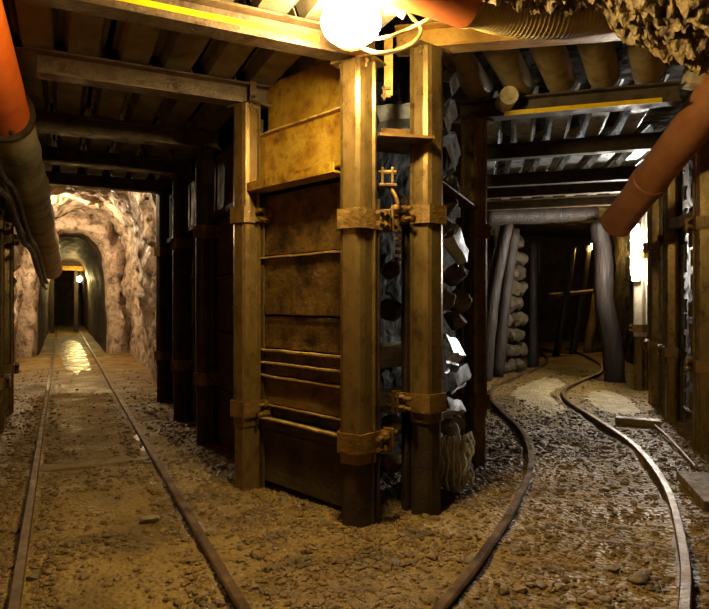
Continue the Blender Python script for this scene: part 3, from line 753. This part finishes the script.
def sleeper(label, a, b, w, group, z=-.021):
    a = Vector((a[0], a[1], z-.05)); b = Vector((b[0], b[1], z-.05)); d = (b-a).normalized(); mb = MB(); n = 14
    pr = [(-w, 0), (w, 0), (w, .055), (w*.8, .062), (-w*.8, .062), (-w, .055)]
    mb.sweep(pr, [a.lerp(b, k/n)+Vector((0, 0, .008*noise.noise(a*3+Vector((k*.4, 0, 0))))) for k in range(n+1)])
    return tag(mb.build('track_sleeper', 'sleeper'), label, 'sleeper', group)
k = 0
for y in [2.35, 3.15, 3.95, 4.75, 5.55]:
    a = Vector((lrail(0, y), y, 0)); b = a - LP*.72
    sleeper('%s mud covered sleeper from the camera between the left rails' % ORD[k], a+LP*.06, b-LP*.06, .075, 'sleepers of the left track'); k += 1

# ------------------------------------------------------------------ log frame and dry stone pack in the right drift
def log(pts, r0, r1, mat='log', seed=0):
    pp = catmull(pts, 8); n = len(pp)
    return MB().tube(pp, [(r0+(r1-r0)*i/n)*(1+.12*noise.noise(Vector((i*.35, seed, 0)))) for i in range(n)], 14)
t = thing('log_frame', 'crooked log frame across the mouth of the dark right drift', 'frame', (2.75, 8.35, 0))
log([at(484, 216, 8.2), at(540, 215, 8.25), at(596, 212, 8.25)], .125, .11, seed=1).build('lintel', 'log', t, smooth=True)
log([at(507, 224, 8.3), at(494, 290, 8.3), at(488, 340, 8.3), at(484, 383, 8.3)], .085, .11, seed=2).build('leg', 'log', t, smooth=True)
log([at(597, 222, 8.15), at(603, 255, 8.15), at(604, 300, 8.15), at(612, 345, 8.15), at(615, 383, 8.15)], .12, .14, seed=3).build('leg', 'log', t, smooth=True)
props = [((514, 229, 8.7), (505, 300, 8.7), (497, 376, 8.7), .085, 'leaning log prop against the stone pack left of the dark drift'), ((573, 248, 12.0), (566, 300, 12.0), (556, 357, 12.0), .06, 'thin leaning prop inside the dark drift, left of three'), ((588, 246, 12.3), (581, 300, 12.3), (572, 357, 12.3), .07, 'leaning prop inside the dark drift, middle of three'), ((602, 246, 12.6), (596, 300, 12.6), (587, 355, 12.6), .085, 'amber lit leaning prop inside the dark drift, right of three'), ((534, 240, 9.9), (534, 300, 9.9), (533, 370, 9.9), .08, 'upright dark prop at the right end of the stone pack')]
for i, (a, b, c, r_, l) in enumerate(props):
    tag(log([at(*a), at(*b), at(*c)], r_, r_*1.15, seed=5+i).build('timber_prop', 'log' if i != 3 else 'wood', smooth=True), l, 'prop', 'props in the right drift')  # paler timber on the amber lit prop stands for the bulb's light
tag(log([at(545, 296, 12.05), at(608, 290, 12.1)], .045, .045).build('cross_rail', 'wood', smooth=True), 'horizontal timber rail nailed across the leaning props', 'rail')
stones = []; k = 0
for row in range(9):
    for c in range(3):
        u = (c+.5*(row % 2))/3.0
        p = Vector((2.22+.40*u*1.1, 8.95+.42*u, .1+.235*row))
        mb = MB(); s_ = random.uniform(.85, 1.2); mb.rock(p, (.125*s_, .10*s_, .118), row*3+c+1.7, 2, .3)
        side_ = ['left end', 'middle', 'right end'][c]
        tag(mb.build('pack_stone', 'wall_stone', smooth='auto'), 'rough stone of the dry stone pack, %s of the %s course up' % (side_, ORD[row]), 'stone', 'stones of the pack beside the dark drift')

# ------------------------------------------------------------------ right wall lagging and loose timbers
def rw(y, off): return Vector((right_wall_x(y)+off, y, 0))
for j, (ya, yb, where, mat) in enumerate(((4.5, 5.45, 'between the two nearest right posts', 'wood'), (5.68, 6.25, 'between the thick post and the next', 'zinc'), (3.55, 4.3, 'at the right picture edge', 'wood'))):
    n = 10 if mat == 'wood' else 12
    for k in range(n):
        z0 = .12+k*(2.1/n); h_ = (2.1/n)*random.uniform(.62, .86)
        plank('lagging_strip', '%s strip up from the ground %s' % (ORD[k], where), 'lagging', rw(ya, .115), rw(yb, .115), z0, z0+h_, .022, mat, 'lagging strips by the right wall', random.uniform(0, .025), 0, random.uniform(-.05, .05), .012)
mb = MB(); mb.box(rw(5.0, -.0)+Vector((-.02, 0, 1.76)), (.07, 1.0, .09), Matrix.Rotation(-.31, 3, 'Z') @ Matrix.Rotation(.06, 3, 'X'), .008)
tag(mb.build('timber_strut', 'wood'), 'short timber strut between the two nearest right posts, below roof height', 'strut')
c = at(702, 497, 3.30); mb = MB(); mb.box((2.13, 3.43, .012), (.34, .56, .045), Matrix.Rotation(-.27, 3, 'Z'), .006)
tag(mb.build('timber_slab', 'wood'), 'broad timber slab lying outside the curved rail at the right edge', 'board')
mb = MB(); mb.box((1.925, 3.40, .025), (.05, .60, .055), Matrix.Rotation(-.27, 3, 'Z'), .006)
tag(mb.build('timber_batten', 'wood'), 'narrow batten along the left side of the broad timber slab', 'board')
c = ground(632, 424); mb = MB(); mb.box((c.x+.05, c.y, .02), (.36, .10, .06), Matrix.Rotation(-.5, 3, 'Z'), .006)
tag(mb.build('timber_offcut', 'sleeper'), 'dark timber offcut beside the outer rail, by the thick right post', 'board')
cable('thin_rod', 'thin bent rod lying on the ground between the rail and right posts', [Vector((ground(x, y).x, ground(x, y).y, .02)) for x, y in ((655, 428), (668, 440), (682, 455), (697, 472))], .012, 'rail', 'rod')

# ------------------------------------------------------------------ gravel
def gravel():
    import numpy as np
    t = (1+5**.5)/2
    V = np.array([(-1, t, 0), (1, t, 0), (-1, -t, 0), (1, -t, 0), (0, -1, t), (0, 1, t), (0, -1, -t), (0, 1, -t), (t, 0, -1), (t, 0, 1), (-t, 0, -1), (-t, 0, 1)])/1.9
    Fc = np.array([(0, 11, 5), (0, 5, 1), (0, 1, 7), (0, 7, 10), (0, 10, 11), (1, 5, 9), (5, 11, 4), (11, 10, 2), (10, 7, 6), (7, 1, 8), (3, 9, 4), (3, 4, 2), (3, 2, 6), (3, 6, 8), (3, 8, 9), (4, 9, 5), (2, 4, 11), (6, 2, 10), (8, 6, 7), (9, 8, 1)])
    rng = np.random.default_rng(3); vs = []; fs = []; n = 0; made = 0
    inn = [(p.x, p.y) for p in INNER]; out = [(p.x, p.y) for p in OUTER]
    def ix(path, y):
        for (a, b), (c, d) in zip(path, path[1:]):
            if b <= y <= d: return a+(c-a)*(y-b)/(d-b)
        return path[0][0]
    while made < 24000:
        y = 1.75*(9.5/1.75)**random.random(); x = random.uniform(-.62, .64)*y
        xl, xr = lrail(0, y), lrail(1, y); xi, xo = ix(inn, y), ix(out, y)
        # how much gravel lies here
        if x < xl: w = .45
        elif x < xr:
            e = min(x-xl, xr-x); w = .42 if e < .16 else .07
            if noise.noise(Vector((x*1.7, y*1.7, 4))) > .25: w += .2
        elif x < xi:
            w = .75 if noise.noise(Vector((x*2.2, y*2.2, 9))) > -.12 else .22
            if x-xr < .2: w = .2
            if y > 3.2 and x > .3: w = 1
        elif x < xo: w = .3 if y < 4.2 else .8
        else: w = .6
        if y > 7: w *= .4
        if random.random() > w: continue
        if min(abs(x-xl), abs(x-xr)) < .05 or min(abs(x-xi), abs(x-xo)) < .06: continue
        if y > 4 and xr+.55 < x < .22*y-.15: continue
        s_ = min(.027, random.lognormvariate(-4.85, .45))
        made += 1
        P = V*(1+rng.uniform(-.28, .28, (12, 1)))*np.array([s_*random.uniform(.8, 1.5), s_*random.uniform(.8, 1.3), s_*random.uniform(.45, .8)])
        a = random.random()*6.28; c_, q_ = math.cos(a), math.sin(a)
        P = P @ np.array([[c_, -q_, 0], [q_, c_, 0], [0, 0, 1]]); P = P + np.array([x, y, gz(x, y)+s_*.15])
        vs.append(P); fs.append(Fc+n); n += 12
    VV = np.concatenate(vs); FF = np.concatenate(fs)
    me = bpy.data.meshes.new('gravel'); me.from_pydata(VV.tolist(), [], FF.tolist()); me.materials.append(M['gravel'])
    o = bpy.data.objects.new('gravel', me); COL.objects.link(o)
    tag(o, 'loose brown gravel strewn around the rails and the foot of the block', 'gravel', None, 'stuff')
gravel()
big = [(300, 508, 'left of the corner post foot'), (285, 500, 'below the lowest steel board'), (640, 578, 'low at the right, inside the outer rail'), (540, 585, 'in the foreground between the right rails'), (470, 560, 'beside the inner rail in the foreground'), (150, 520, 'on the muddy bed of the left track'), (395, 560, 'in front of the rusty right post'), (612, 565, 'near the outer rail at the lower right')]
for i, (px, py, w) in enumerate(big):
    c = ground(px, py); r_ = .022+.008*(i % 3); mb = MB(); mb.rock((c.x, c.y, gz(c.x, c.y)+r_*.3), (r_*1.4, r_, r_*.7), i+.5, 2)
    tag(mb.build('loose_stone', 'stone', smooth='auto'), 'larger loose stone %s' % w, 'stone', 'larger loose stones on the ground')

# ------------------------------------------------------------------ camera, world, view
cam = bpy.data.cameras.new('camera'); co = bpy.data.objects.new('camera', cam); COL.objects.link(co)
co.location = (0, 0, H); co.rotation_euler = (R(90), 0, 0)
cam.sensor_fit = 'HORIZONTAL'; cam.sensor_width = 36; cam.lens = 36*F/709; cam.shift_y = -4.5/709
cam.clip_start = .05; cam.clip_end = 100
S.camera = co
w = bpy.data.worlds.new('world'); S.world = w; w.use_nodes = True
w.node_tree.nodes['Background'].inputs['Color'].default_value = (.9, .7, .42, 1)
w.node_tree.nodes['Background'].inputs['Strength'].default_value = .035
S.view_settings.view_transform = 'Standard'; S.view_settings.look = 'None'; S.view_settings.gamma = 1
S.view_settings.exposure = 0; S.view_settings.use_curve_mapping = False
S.cycles.use_denoising = True; S.cycles.max_bounces = 8
S.cycles.sample_clamp_indirect = 6
